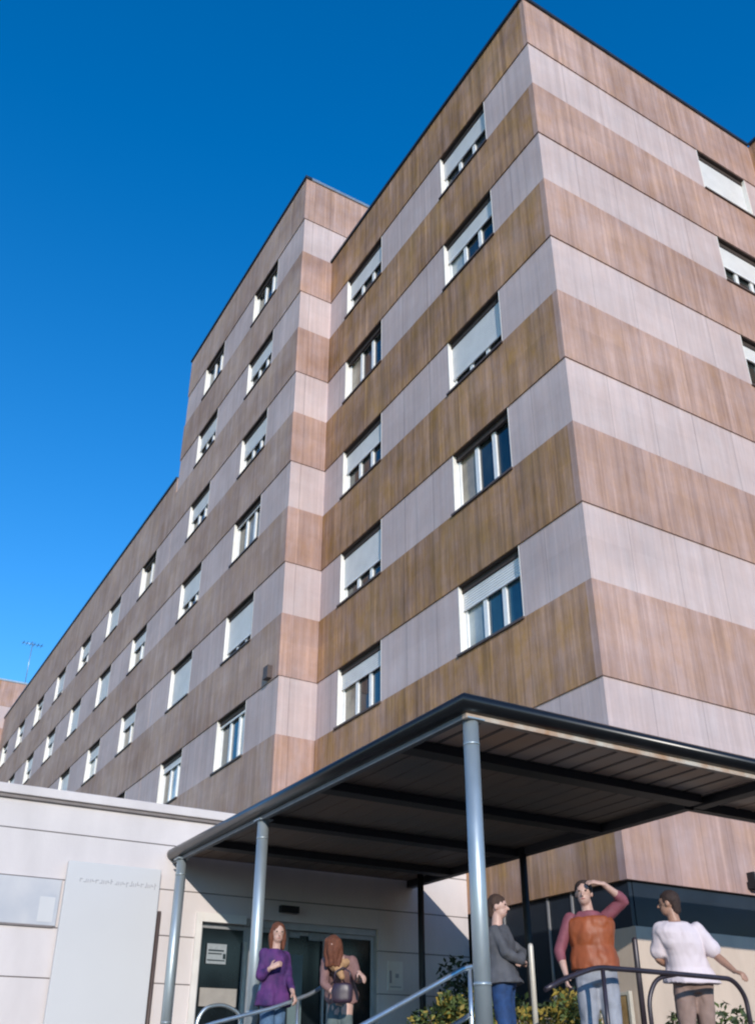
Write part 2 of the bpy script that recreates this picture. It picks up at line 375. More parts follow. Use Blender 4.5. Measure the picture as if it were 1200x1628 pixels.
# base: dark glazed strip, cream stone below
g = MB()
g.box(CX+.05, CX+.12, CY+1.0, 13.6, 0.75, CLB-.002, 'slate'); g.box(CX+.05, CX+.12, CY+.05, CY+.999, 1.80, CLB-.002, 'slate')
for i in range(2,7): g.box(CX+.03, CX+.05, CY+.1+i*.55, CY+.14+i*.55, 0.75, CLB-.004, 'door_frame')
g.box(CX+.13, XR+12, CY+.04, CY+.12, 1.80, CLB-.002, 'slate')
g.build('window_strip', hosp)
s = MB()
s.box(CX-.02, CX+.12, CY+.99, 13.59, T, .75, 'base_stone'); s.box(CX-.02, CX+.12, CY+.03, CY+.985, T, 1.795, 'base_stone')
for i in range(14):
    x0 = CX-.02 if i == 0 else CX+i*.62; s.box(x0+.006, CX+(i+1)*.62-.006, CY-.06+(.012 if i % 2 else 0), CY+.03, T, 1.80, 'base_stone')
s.box(CX, XR+12, CY+.031, CY+.3, T, 1.79, 'joint')
s.build('base', hosp)
# small dark outlet high on the left block
q = MB((oE, Y, nW)); q.box(.35, .62, 0.03, .16, 8.72, 9.05, 'sill'); q.build('vent_outlet', hosp)
l = MB(); l.box(12.30, 12.46, CY-.20, CY+.02, 2.50, 2.60, 'black'); l.box(12.33, 12.37, CY-.16, CY+.0, 2.60, 2.74, 'black'); l.box(12.40, 12.60, CY-.22, CY-.06, 2.58, 2.66, 'jamb')
lr = empty('wall_lamp', (12.4, CY-.03, 2.5), 'small black wall lamp bracket under the canopy arm at the right edge', 'lamp')
l.build('lamp_body', lr)

# added low block, unseen behind the camera: blocks low sky, shows in the glass
ob_ = empty('added_sky_blocker', (0, -40, G), 'added long low brown block behind the camera that screens the low sky', 'building')
q = MB(); q.box(-70, 80, -52, -40, G, 6.2, 'brown'); q.build('wall', ob_)
for i in range(24):
    for z in (.2, 3.4):
        q = MB(); q.box(-66+i*6, -63+i*6, -40.0+.002, -39.96, z, z+1.5, 'glass_dark'); q.build('window', ob_)
q = MB(); q.box(-70.2, 80.2, -52.2, -39.8, 6.2, 6.4, 'coping_dark'); q.build('roof', ob_)
# far building
fb = empty('far_building', (20, 62, G), 'distant pink brown block just visible beyond the end of the long wing at far left', 'building')
oF = Vector((7.97, 62.9, 0)); ZF = 23.19
facade(oF, X, nS, 16, ZF, 4.0, 1, {}, 'brown', par=fb, s0b=.121, s0l=.121)
facade(oF, Y, nW, 14, ZF, 4.0, 1, {}, 'brown_w', par=fb, s0b=-.028)
c = MB(); c.box(7.9, 24, 62.82, 63.1, ZF, ZF+.12, 'coping_light'); c.box(7.9, 8.1, 63.1, 76, ZF, ZF+.12, 'coping_dark'); c.build('coping', fb)
an = empty('roof_aerial', (9.6, 62.95, ZF+.1), 'thin television aerial standing on the distant roof at far left', 'aerial')
a = MB(); a.tube([(9.6,63.0,ZF+.05),(9.6,63.0,ZF+3.2)], .025, 'coping_light'); a.build('mast', an)
a = MB(); a.tube([(8.9,63.0,ZF+3.0),(10.3,63.0,ZF+3.0)], .02, 'coping_light')
for i in range(6): a.tube([(9.0+i*.24,62.65,ZF+3.0),(9.0+i*.24,63.35,ZF+3.0)], .018, 'coping_dark', 6)
a.build('crossbar', an)

# ------------------------------------------------------------------ entrance building
YW = 13.6; XE = CX-.03
ent = empty('entrance_building', (0, YW, G), 'low pale stone entrance building with horizontal joints and glazed doors under the canopy', 'building')
s = MB(); ZE = 3.42; D0, D1, DZ = 5.06, 8.06, 2.06
courses = [G, -.72, -.11, .50, 1.12, 1.74, 2.36, 2.98, ZE]
def stone(x0, x1, z0, z1): s.box(x0, x1, YW, YW+.2, z0+.008, z1-.008, 'white_stone')
xs = [-14 + 1.9*i for i in range(13)]
for i in range(len(courses)-1):
    z0, z1 = courses[i], courses[i+1]
    for x0, x1 in ((-14, D0-.001), (D1, XE)):
        if z0 >= DZ-0.05: continue
        stone(x0, x1, z0, min(z1, 99))
    if z0 >= DZ-0.05: stone(-14, XE, z0, z1)
s.box(-14, D0-.02, YW+.02, YW+.25, G, ZE, 'joint'); s.box(D1+.02, XE, YW+.02, YW+.25, G, ZE, 'joint')
s.box(D0-.02, D1+.02, YW+.021, YW+.249, DZ+.1, ZE, 'joint')
s.box(D0-.001, D1+.001, YW+.002, YW+.2, DZ, 2.36-.008, 'white_stone')
s.box(-14, XL-.05, YW+.25, 19.5, G, ZE-.05, 'white_stone')
s.build('wall', ent)
c = MB(); c.box(-14.1, XE-.01, YW-.09, YW+.3, ZE, ZE+.13, 'white_stone'); c.box(-14.1, XE-.01, YW-.05, YW+.0, ZE-.05, ZE, 'joint'); c.build('cornice', ent, bevel=.01)
c = MB(); c.box(-14.1, XL-.06, YW+.3, 19.6, ZE-.049, ZE+.05, 'roof'); c.build('roof', ent)
j = MB(); j.box(D0-.06, D0+.03, YW-.03, YW+.16, T, DZ+.03, 'jamb'); j.box(D0+.03, 5.78, YW-.02, YW+.1, DZ-.09, DZ+.03, 'jamb'); j.build('jamb', ent)
# doors: fixed leaf, opening, fixed leaf
def leaf(x0, x1, name='door', yy=YW+.10, fr='door_frame', gl='door_glass', fwid=.06):
    f = MB(); f.box(x0, x0+fwid, yy, yy+.05, T, DZ-.1, fr); f.box(x1-fwid, x1, yy, yy+.05, T, DZ-.1, fr)
    f.box(x0+fwid, x1-fwid, yy, yy+.05, DZ-.1-fwid, DZ-.1, fr); f.box(x0+fwid, x1-fwid, yy, yy+.05, T, T+.1, fr)
    fo = f.build(name, ent); g = MB(); g.box(x0+fwid, x1-fwid, yy+.02, yy+.03, T+.1, DZ-.1-fwid, gl); g.build('pane', fo); return fo
lf = leaf(D0+.03, 5.86)
h = MB(); h.box(5.80, 5.84, YW+.05, YW+.098, T+.2, 1.74, 'rail_cream'); h.build('sunlit_frame_strip', lf)  # cream strip stands for the sunlit stretch of the door frame
h = MB(); h.box(5.18, 5.74, YW+.07, YW+.099, .86, 1.10, 'pot'); h.build('kick_panel', lf)
leaf(5.86, 6.50); leaf(6.50, 7.30, yy=YW+.16); leaf(7.30, D1-.02)
f = MB(); f.box(5.78, D1, YW+.06, YW+.15, DZ-.1, DZ, 'door_frame'); f.box(D1-.02, D1+.0, YW+.06, YW+.15, T, DZ-.1, 'door_frame'); f.build('door_header', ent)
f = MB(); f.box(6.30, 6.60, YW-.10, YW-.002, 2.18, 2.28, 'black'); f.build('door_sensor', ent)
n_ = MB(); n_.box(5.24, 5.54, YW+.085, YW+.0995, 1.42, 1.69, 'paper')
for (x0,x1,z0,z1) in ((5.26,5.50,1.59,1.61),(5.26,5.47,1.55,1.565),(5.25,5.52,1.46,1.475),(5.49,5.53,1.49,1.56)): n_.box(x0,x1,YW+.080,YW+.0855,z0,z1,'door_glass')
tag(n_.build('notice'), 'grey printed notice on the dark glass of the left entrance door', 'notice')
for x0,x1,z0,z1,lb in ((6.56,6.74,1.86,1.95,'small pale sticker high on the entrance glass beside the purple coat'),(6.90,7.16,1.84,1.95,'wider pale sticker high on the entrance glass above the red haired person')):
    n_ = MB(); n_.box(x0,x1,YW+.135,YW+.1595,z0,z1,'paper'); n_.box(x0+.02,x1-.02,YW+.133,YW+.1352,z0+.03,z0+.045,'ink')
    tag(n_.build('sticker'), lb, 'sticker', 'stickers on the entrance glass')
n_ = MB(); n_.box(8.22, 8.50, YW-.02, YW+.004, 1.18, 1.60, 'jamb'); n_.box(8.25,8.29,YW-.024,YW-.0195,1.28,1.46,'ink')
n_.box(8.36,8.42,YW-.024,YW-.0195,1.36,1.42,'ink'); n_.box(8.26,8.46,YW-.024,YW-.0195,1.22,1.235,'ink')
tag(n_.build('notice'), 'white framed paper notice on the wall right of the entrance doors', 'notice')

f = MB(); f.box(6.58, 6.80, YW+.12, YW+.158, T+.12, 1.62, 'inner_teal'); f.box(7.14, 7.17, YW+.11, YW+.158, T+.12, DZ-.17, 'door_frame'); f.build('inner_leaf', ent)
# sign panel with a worn line of lettering
sp = empty('sign_panel', (3.72, YW-.1, G), 'large plain grey white upright sign slab with one faint line of lettering', 'sign')
s = MB(); s.box(3.06, 4.37, YW-.14, YW-.06, G, 2.60, 'sign_panel'); s.build('slab', sp, bevel=.008)
x = 3.24; random.seed(3)
for i in range(21):
    w_ = random.choice([.028,.036,.03,.04]); hh = random.choice([.045,.05,.068,.045]); lo = -.018 if random.random() < .2 else 0
    t_ = MB(); kind = i % 4; z = 2.335
    if kind == 0: t_.box(x, x+.009, YW-.145, YW-.1405, z+lo, z+hh, 'ink'); t_.box(x+.009, x+w_, YW-.145, YW-.1405, z+.036, z+.045, 'ink')
    elif kind == 1: t_.box(x, x+w_, YW-.145, YW-.1405, z, z+.009, 'ink'); t_.box(x+w_-.009, x+w_, YW-.145, YW-.1405, z+.009, z+hh, 'ink')
    elif kind == 2: t_.box(x, x+.009, YW-.145, YW-.1405, z, z+.045, 'ink'); t_.box(x+w_-.009, x+w_, YW-.145, YW-.1405, z, z+.045, 'ink')
    else: t_.box(x, x+w_, YW-.145, YW-.1405, z+.018, z+.027, 'ink'); t_.box(x, x+.009, YW-.145, YW-.1405, z+.027, z+hh, 'ink')
    t_.build('letter', sp); x += w_+.016
    if i in (8,): x += .02

pl = MB(); pl.box(1.0, 3.03, YW-.035, YW-.003, 1.76, 2.35, 'plaque'); pl.box(2.78, 2.98, YW-.038, YW-.0352, 1.80, 2.12, 'sign_panel'); pl.box(1.0, 3.0, YW-.03, YW-.004, 1.735, 1.76, 'joint')
tag(pl.build('wall_plaque', bevel=.004), 'blue grey plaque on the pale stone wall at the left edge beside the sign slab', 'plaque')
dp = MB(); dp.tube([(4.43, YW-.05, G),(4.43, YW-.05, 2.05)], .028, 'sill'); tag(dp.build('sign_shadow_line'), 'thin brown line standing for the shadow gap between sign slab and canopy post', 'shadow line')  # dark tube drawn in as the shadow gap at the slab's edge

# ------------------------------------------------------------------ canopy
can = empty('entrance_canopy', (4.6, 6.2, T), 'flat dark steel entrance canopy on round galvanised posts', 'canopy')
x0, x1, y0, y1, ya, xa = 4.46, 8.66, 6.12, 13.58, 7.52, 20.0
ZC = 2.94; ZU = 2.74
def canopy_xy(xx, yy): return (xx, yy)
c = MB(); c.box(x0+.1, x1-.05, ya+.0, y1, ZC-.09, ZC-.05, 'canopy_deck'); c.box(x0+.1, xa, y0+.1, ya, ZC-.09, ZC-.05, 'canopy_deck_bounce')
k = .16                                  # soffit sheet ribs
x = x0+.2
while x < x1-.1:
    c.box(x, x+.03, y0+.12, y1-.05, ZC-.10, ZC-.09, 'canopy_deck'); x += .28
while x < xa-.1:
    c.box(x, x+.03, y0+.12, ya-.05, ZC-.10, ZC-.09, 'canopy_deck_bounce'); x += .28
c.build('soffit', can)
bm_ = MB()
for yy in (7.34, 9.02, 10.75, 12.4):
    bm_.box(x0+.12, x1-.08, yy-.10, yy+.10, ZU+.005, ZC-.101, 'beam')
for xx in (x1+.0, 12.6, 16.5): bm_.box(xx, xx+.16, y0+.14, ya-.06, ZU+.006, ZC-.1015, 'beam')
bm_.box(x1-.07, x1+.05, ya, y1, ZU, ZC-.02, 'beam')
bm_.box(x1+.05, xa, ya-.05, ya+.06, ZU, ZC-.02, 'beam')
bm_.build('beam', can)
def gutter(path, prof, m_):
    g = MB(); n = len(prof); kk = g.slot(m_); i0 = 0
    for (p, out) in path:
        for (o_, z) in prof: g.v.append(Vector((p[0]+out[0]*o_, p[1]+out[1]*o_, z)))
    for j in range(len(path)-1):
        for q in range(n):
            a = j*n+q; b_ = j*n+(q+1) % n; g.face([a, b_, b_+n, a+n], kk, True)
    g.face(list(range(n)), kk); g.face([(len(path)-1)*n+q for q in range(n)], kk)
    return g
prof = [(.10*math.cos(a)*1.0+.0, ZC-.085+.085*math.sin(a)) for a in [math.pi*2*i/18 for i in range(18)]]
path = [((x0+.1, y1), (-1,0)), ((x0+.1, y0+.1), (-1,-1)), ((xa, y0+.1), (0,-1))]
o = gutter(path, prof, 'canopy_dark').build('gutter', can)
e = MB(); e.box(x0+.10, x0+.16, y0+.16, y1, ZU-.015, ZU+.03, 'strip_grey'); e.box(x0+.10, xa, y0+.10, y0+.16, ZU-.015, ZU+.035, 'canopy_strip'); e.build('edge_strip', can)
e = MB(); e.box(x0+.101, x0+.13, y0+.16, y1, ZU+.03, ZC-.1, 'beam'); e.box(x0+.101, xa, y0+.11, y0+.14, ZU+.035, ZC-.1, 'beam'); e.build('fascia', can)
for px, py, lb in ((4.66,6.30,None),(4.62,10.54,None),(4.58,13.25,None),(8.45,12.95,None),(8.60,10.54,None),(12.6,6.3,None),(16.5,6.3,None)):
    mt = 'galv' if px < 5 or px > 12 else 'beam'  # back posts take the dark beam colour to stand for shade
    p = MB(); p.tube([(px,py,T),(px,py,ZU+.02 if px<5 or px>12 else ZC-.1)], .068 if mt == 'galv' else .05, mt, 24)
    p.box(px-.11, px+.11, py-.11, py+.11, T, T+.015, mt); p.box(px-.09, px+.09, py-.09, py+.09, (ZU if mt=='galv' else ZU)-.014, ZU-.002, mt) if mt=='galv' else None
    if mt == 'galv':
        for bx, by in ((-.08,-.08),(.08,-.08),(-.08,.08),(.08,.08)): p.tube([(px+bx,py+by,T+.015),(px+bx,py+by,T+.04)], .012, 'galv', 6)
        for zz in (.62, ZU-.22): p.tube([(px,py,zz-.012),(px,py,zz+.012)], .0715, 'galv', 24)
    p.build('post', can)

# ------------------------------------------------------------------ handrails
def railing(name, main, r, m_, posts, label, extra=()):
    c0 = Vector(main[len(main)//2]); root = empty(name, (c0.x, c0.y, T), label, 'handrail')
    q = MB(); q.tube(bend(main, .12), r, m_, 14)
    for e_ in extra: q.tube(bend(e_, .1), r*.9, m_, 12)
    q.build('rail', root)
    for (a, zt, zb) in posts:
        pq = MB(); pq.tube([(a[0], a[1], zb), (a[0], a[1], zt)], r*.85, m_, 12); pq.tube([(a[0],a[1],zb),(a[0],a[1],zb+.012)], r*2.2, m_, 12); pq.build('post', root)
    return root
railing('handrail', [(5.40,6.45,.62),(5.58,6.45,.70),(5.98,6.45,.82),(6.6,6.45,.815),(7.66,6.45,.80),(7.80,6.45,.66),(7.82,6.45,T)], .022, 'rail_dark',
        [((6.05,6.45),.81,T)], 'dark tubular handrail in front of the orange and white shirted people', extra=[[(6.62,6.52,T),(6.62,6.52,.60),(6.72,6.50,.77),(6.95,6.45,.81)]])
railing('handrail', [(2.1,7.0,-.55),(4.05,7.0,.365),(5.0,7.0,.81),(5.12,7.0,.83)], .022, 'rail_silver', [((5.05,7.0),.82,T),((3.9,7.0),.29,-.4)], 'silver stair handrail sloping up to the nearest canopy post', extra=[[(2.1,7.0,-.95),(4.05,7.0,-.02),(5.04,7.0,.45)]])
railing('handrail', [(2.2,9.4,-.25),(3.66,9.4,.43),(4.39,9.4,.61),(4.81,9.4,.76),(5.02,9.4,.91),(5.17,9.4,.89),(5.22,9.4,.70),(5.22,9.4,T)], .020, 'rail_silver',
        [((4.62,9.4),.69,T),((3.66,9.4),.43,-.3)], 'silver stair handrail with hooped end held by the purple coated person', extra=[[(2.2,9.4,-.60),(3.66,9.4,.08),(4.39,9.4,.28),(4.62,9.4,.40)]])
railing('handrail', [(4.62,12.2,-.1),(4.62,12.2,.62),(4.72,12.2,.76),(4.95,12.2,.80),(5.2,12.2,.7),(5.2,12.2,-.1)], .024, 'rail_silver', [], 'short silver hoop rail by the left jamb of the entrance doors')
def bar(x, y, z0, z1, r, m_, name, label, cat):
    q = MB(); q.tube([(x,y,z0),(x,y,z1-.03),(x,y,z1-.008),(x,y,z1)], [r,r,r*.8,r*.3], m_, 14); q.tube([(x,y,z0),(x,y,z0+.015)], r*2.4, m_, 14); return tag(q.build(name), label, cat)
bar(6.22, 7.6, T, 1.14, .026, 'rail_cream', 'steel_post', 'slim pale post standing between the grey coat and the orange vest', 'post')
bar(9.02, 9.0, T, 1.52, .035, 'rail_dark', 'steel_post', 'slim dark brown post in front of the cream base wall left of the white shirt', 'post')
ob = MB(); ob.box(9.765, 9.80, 9.99, 10.51, .10, .95, 'ochre'); ob.box(9.75, 9.81, 9.94, 9.99, T, 1.0, 'rail_cream'); ob.box(9.75, 9.81, 10.51, 10.56, T, 1.0, 'rail_cream'); ob.box(9.751, 9.809, 9.99, 10.51, .95, .99, 'rail_cream')
tag(ob.build('notice_board', bevel=.004), 'ochre wooden board in a pale frame behind the orange vested person', 'board')

# ------------------------------------------------------------------ shrubs
def shrub(loc, rx, ry, h, n, size, leaf, label, accent=None, name='shrub', acc=0.2):
    root = empty(name, loc, label, 'shrub', 'shrubs along the terrace wall'); rnd = random.Random(int(loc[0]*100+loc[1]*37))
    st = MB()
    for i in range(9):
        a = rnd.uniform(0, 6.28); q = rnd.uniform(.2, .7)
        p = Vector(loc); e_ = p+Vector((math.cos(a)*rx*q, math.sin(a)*ry*q, h*rnd.uniform(.5,.9)))
        mid = (p+e_)/2+Vector((0,0,h*.12)); st.tube([p, mid, e_], [.018,.011,.004], 'twig', 6)
    st.build('stem', root)
    lf_ = MB(); lf_.slot(leaf)
    if accent: lf_.slot(accent)
    clumps = [(rnd.uniform(-.75,.75)*rx, rnd.uniform(-.75,.75)*ry, rnd.uniform(.25,.95)*h, rnd.uniform(.12,.26)*(h+.4)) for _ in range(13)]
    for i in range(n):
        cx, cy, cz, cr = rnd.choice(clumps)
        while True:
            v = Vector((rnd.uniform(-1,1), rnd.uniform(-1,1), rnd.uniform(-1,1)))
            if v.length < 1: break
        p = Vector(loc)+Vector((cx, cy, cz))+v*cr
        if p.z < loc[2]+.02: continue
        d1 = Vector((rnd.uniform(-1,1), rnd.uniform(-1,1), rnd.uniform(-.6,1))).normalized(); d2 = d1.orthogonal().normalized()
        d2 = (d2*math.cos(i)+d1.cross(d2)*math.sin(i)); s_ = size*rnd.uniform(.6,1.4)
        base = len(lf_.v)
        lf_.v += [p-d1*s_*.5, p+d2*s_*.24+d1.cross(d2)*s_*.06, p+d1*s_*.5, p-d2*s_*.24+d1.cross(d2)*s_*.06]
        lf_.face([base,base+1,base+2,base+3], 1 if accent and rnd.random() < acc else 0)
    me_ = lf_.build('foliage', root)
    return root
shrub((8.75,12.3,T), .75,.6, 1.5, 2400, .11, 'leaf_dark', 'tall dark green shrub at the wall behind the silver stair rail')
shrub((7.75,11.2,T), .6,.5, .98, 1900, .10, 'leaf_yellow', 'low yellow leaved shrub just left of the nearest canopy post', 'leaf_green', acc=.72)
shrub((8.4,9.9,T), .45,.4, .95, 1500, .10, 'leaf_yellow', 'yellow shrub between the grey coat and the orange vest', 'leaf_green', acc=.35)
shrub((9.35,11.2,T), .45,.7, 1.1, 1400, .10, 'leaf_dark', 'dark shrub against the glazed strip behind the slim pale post')
shrub((9.45,8.6,T), .55,.45, .72, 1700, .09, 'leaf_dark', 'dark green shrub at the right edge beside the hand on the rail', 'leaf_green', acc=.3)
shrub((8.75,8.4,T), .35,.35, .50, 900, .08, 'leaf_green', 'small grey green shrub behind the legs of the white shirted person', 'leaf_dark', acc=.4)

# ------------------------------------------------------------------ people
TC = Vector((-FV.x, -FV.y, 0)).normalized()      # towards where the photographer stood
RR = Vector((RV.x, RV.y, 0)).normalized()
def sk(name, col, rough=.6, var=.08, scale=18, **kw): M[name] = mat(name, col, rough, var=var, scale=scale, **kw)
sk('skin', (0.55,0.34,0.27), .5); sk('skin_tan', (0.40,0.22,0.15), .5)
sk('hair_brown', (0.055,0.028,0.018), .8, var=.3, scale=60); sk('hair_red', (0.13,0.040,0.018), .8, var=.35, scale=60); sk('hair_dark', (0.035,0.018,0.014), .8, var=.3, scale=60)
sk('shoe', (0.03,0.025,0.022), .5); sk('eye_dark', (0.02,0.012,0.01), .2); sk('lip', (0.36,0.13,0.12), .5)

def orient(bm, verts, c, X_, Y_, Z_):
    for v in verts: v.co = c + X_*v.co.x + Y_*v.co.y + Z_*v.co.z
def ell(bm, c, rx, ry, rz, X_, Y_, Z_, u=18, v=12):
    r_ = bmesh.ops.create_uvsphere(bm, u_segments=u, v_segments=v, radius=1)
    for q in r_['verts']: q.co = Vector((q.co.x*rx, q.co.y*ry, q.co.z*rz))
    orient(bm, r_['verts'], c, X_, Y_, Z_)
def limb(bm, pts, rs, flat=1.0, fdir=None, seg=14):
    """tapered closed tube with round ends through the joints"""
    pts = [Vector(p) for p in pts]
    P_ = []; R_ = []
    for i in range(len(pts)-1):
        for k_ in range(5): t = k_/5; P_.append(pts[i].lerp(pts[i+1], t)); R_.append(rs[i]*(1-t)+rs[i+1]*t)
    P_.append(pts[-1]); R_.append(rs[-1])
    d0 = (P_[1]-P_[0]).normalized(); d1 = (P_[-1]-P_[-2]).normalized()
    pre = [(P_[0]-d0*R_[0]*f_, R_[0]*g_) for f_, g_ in ((.95,.3),(.7,.7),(.35,.94))]
    post = [(P_[-1]+d1*R_[-1]*f_, R_[-1]*g_) for f_, g_ in ((.35,.94),(.7,.7),(.95,.3))]
    allp = pre+list(zip(P_, R_))+post
    prev = fdir.copy() if fdir is not None else None; rings = []
    n = len(allp)
    for i, (p, r_) in enumerate(allp):
        d = (allp[min(i+1,n-1)][0]-allp[max(i-1,0)][0]).normalized()
        u = d.orthogonal().normalized() if prev is None else (prev-d*prev.dot(d)).normalized()
        prev = u; w_ = d.cross(u)
        rings.append([bm.verts.new(p+u*math.cos(2*math.pi*q/seg)*r_*flat+w_*math.sin(2*math.pi*q/seg)*r_) for q in range(seg)])
    for a, b_ in zip(rings, rings[1:]):
        for q in range(seg): bm.faces.new((a[q], a[(q+1)%seg], b_[(q+1)%seg], b_[q]))
    bm.faces.new(rings[0][::-1]); bm.faces.new(rings[-1])
def loft(bm, rings, seg=22):
    """rings: (centre, half width, half depth, X, Y); closed"""
    out = []
    for c, a, b_, X_, Y_ in rings:
        out.append([bm.verts.new(c+X_*a*(abs(math.cos(t))**.85)*(1 if math.cos(t)>0 else -1)+Y_*b_*(abs(math.sin(t))**.85)*(1 if math.sin(t)>0 else -1)) for t in [2*math.pi*q/seg for q in range(seg)]])
    for a, b_ in zip(out, out[1:]):
        for q in range(seg): bm.faces.new((a[q], a[(q+1)%seg], b_[(q+1)%seg], b_[q]))
    bm.faces.new(out[0][::-1]); bm.faces.new(out[-1])
def solid(bm, name, m_, parent, voxel=.012, wrinkle=0.0, smooth=4, sscale=7.0, mats=None):
    bmesh.ops.recalc_face_normals(bm, faces=bm.faces)
    me = bpy.data.meshes.new('tmp'); bm.to_mesh(me); bm.free()
    o = bpy.data.objects.new('tmp', me); sc.collection.objects.link(o)
    rm = o.modifiers.new('r', 'REMESH'); rm.mode = 'VOXEL'; rm.voxel_size = voxel
    sm = o.modifiers.new('s', 'SMOOTH'); sm.iterations = smooth; sm.factor = .5
    dg = bpy.context.evaluated_depsgraph_get(); dg.update()
    nm = bpy.data.meshes.new_from_object(o.evaluated_get(dg)); bpy.data.objects.remove(o)
    if wrinkle:
        ns = [v.normal.copy() for v in nm.vertices]
        for v, nn in zip(nm.vertices, ns):
            c = v.co
            f_ = noise.noise(Vector((c.x*sscale, c.y*sscale, c.z*sscale*.55)))+.5*noise.noise(Vector((c.x*sscale*2.3+5, c.y*sscale*2.3, c.z*sscale*1.4)))
            v.co = c+nn*(wrinkle*min(.5, max(-.2, f_+.1)))
    off = root_loc(parent)
    for v in nm.vertices: v.co -= off
    for p in nm.polygons: p.use_smooth = True
    nm.materials.clear(); nm.materials.append(M[m_])
    q = bpy.data.objects.new(name, nm); nm.name = name; sc.collection.objects.link(q); q.parent = parent
    return q

def hand(bm, wr, d, palm, s=1.0, curl=.5, thumb=1):
    """wr wrist, d direction of the fingers, palm normal (towards which fingers curl)"""
    d = d.normalized(); palm = (palm-d*palm.dot(d)).normalized(); side = d.cross(palm)*thumb
    limb(bm, [wr-d*.01, wr+d*.045*s, wr+d*.085*s], [.026*s,.036*s,.034*s], flat=.5, fdir=palm)
    for i, (o_, ln) in enumerate(((.028,.068),(.010,.077),(-.009,.071),(-.027,.055))):
        p = wr+d*.088*s+side*o_*s; dd = d; pts = [p-d*.01]
        for k_ in range(3):
            dd = (dd*math.cos(curl*.8+i*.05)+palm*math.sin(curl*.8+i*.05)).normalized(); p = p+dd*ln*s*(.42,.33,.25)[k_]; pts.append(p)
        limb(bm, pts, [.0095*s,.009*s,.0085*s,.0075*s], seg=8)
    p = wr+d*.02*s+side*.028*s; t1 = (d*.6+side*.75+palm*.25).normalized(); t2 = (d*.85+side*.25+palm*.4).normalized()
    limb(bm, [p, p+t1*.04*s, p+t1*.04*s+t2*.03*s], [.013*s,.011*s,.009*s], seg=8)

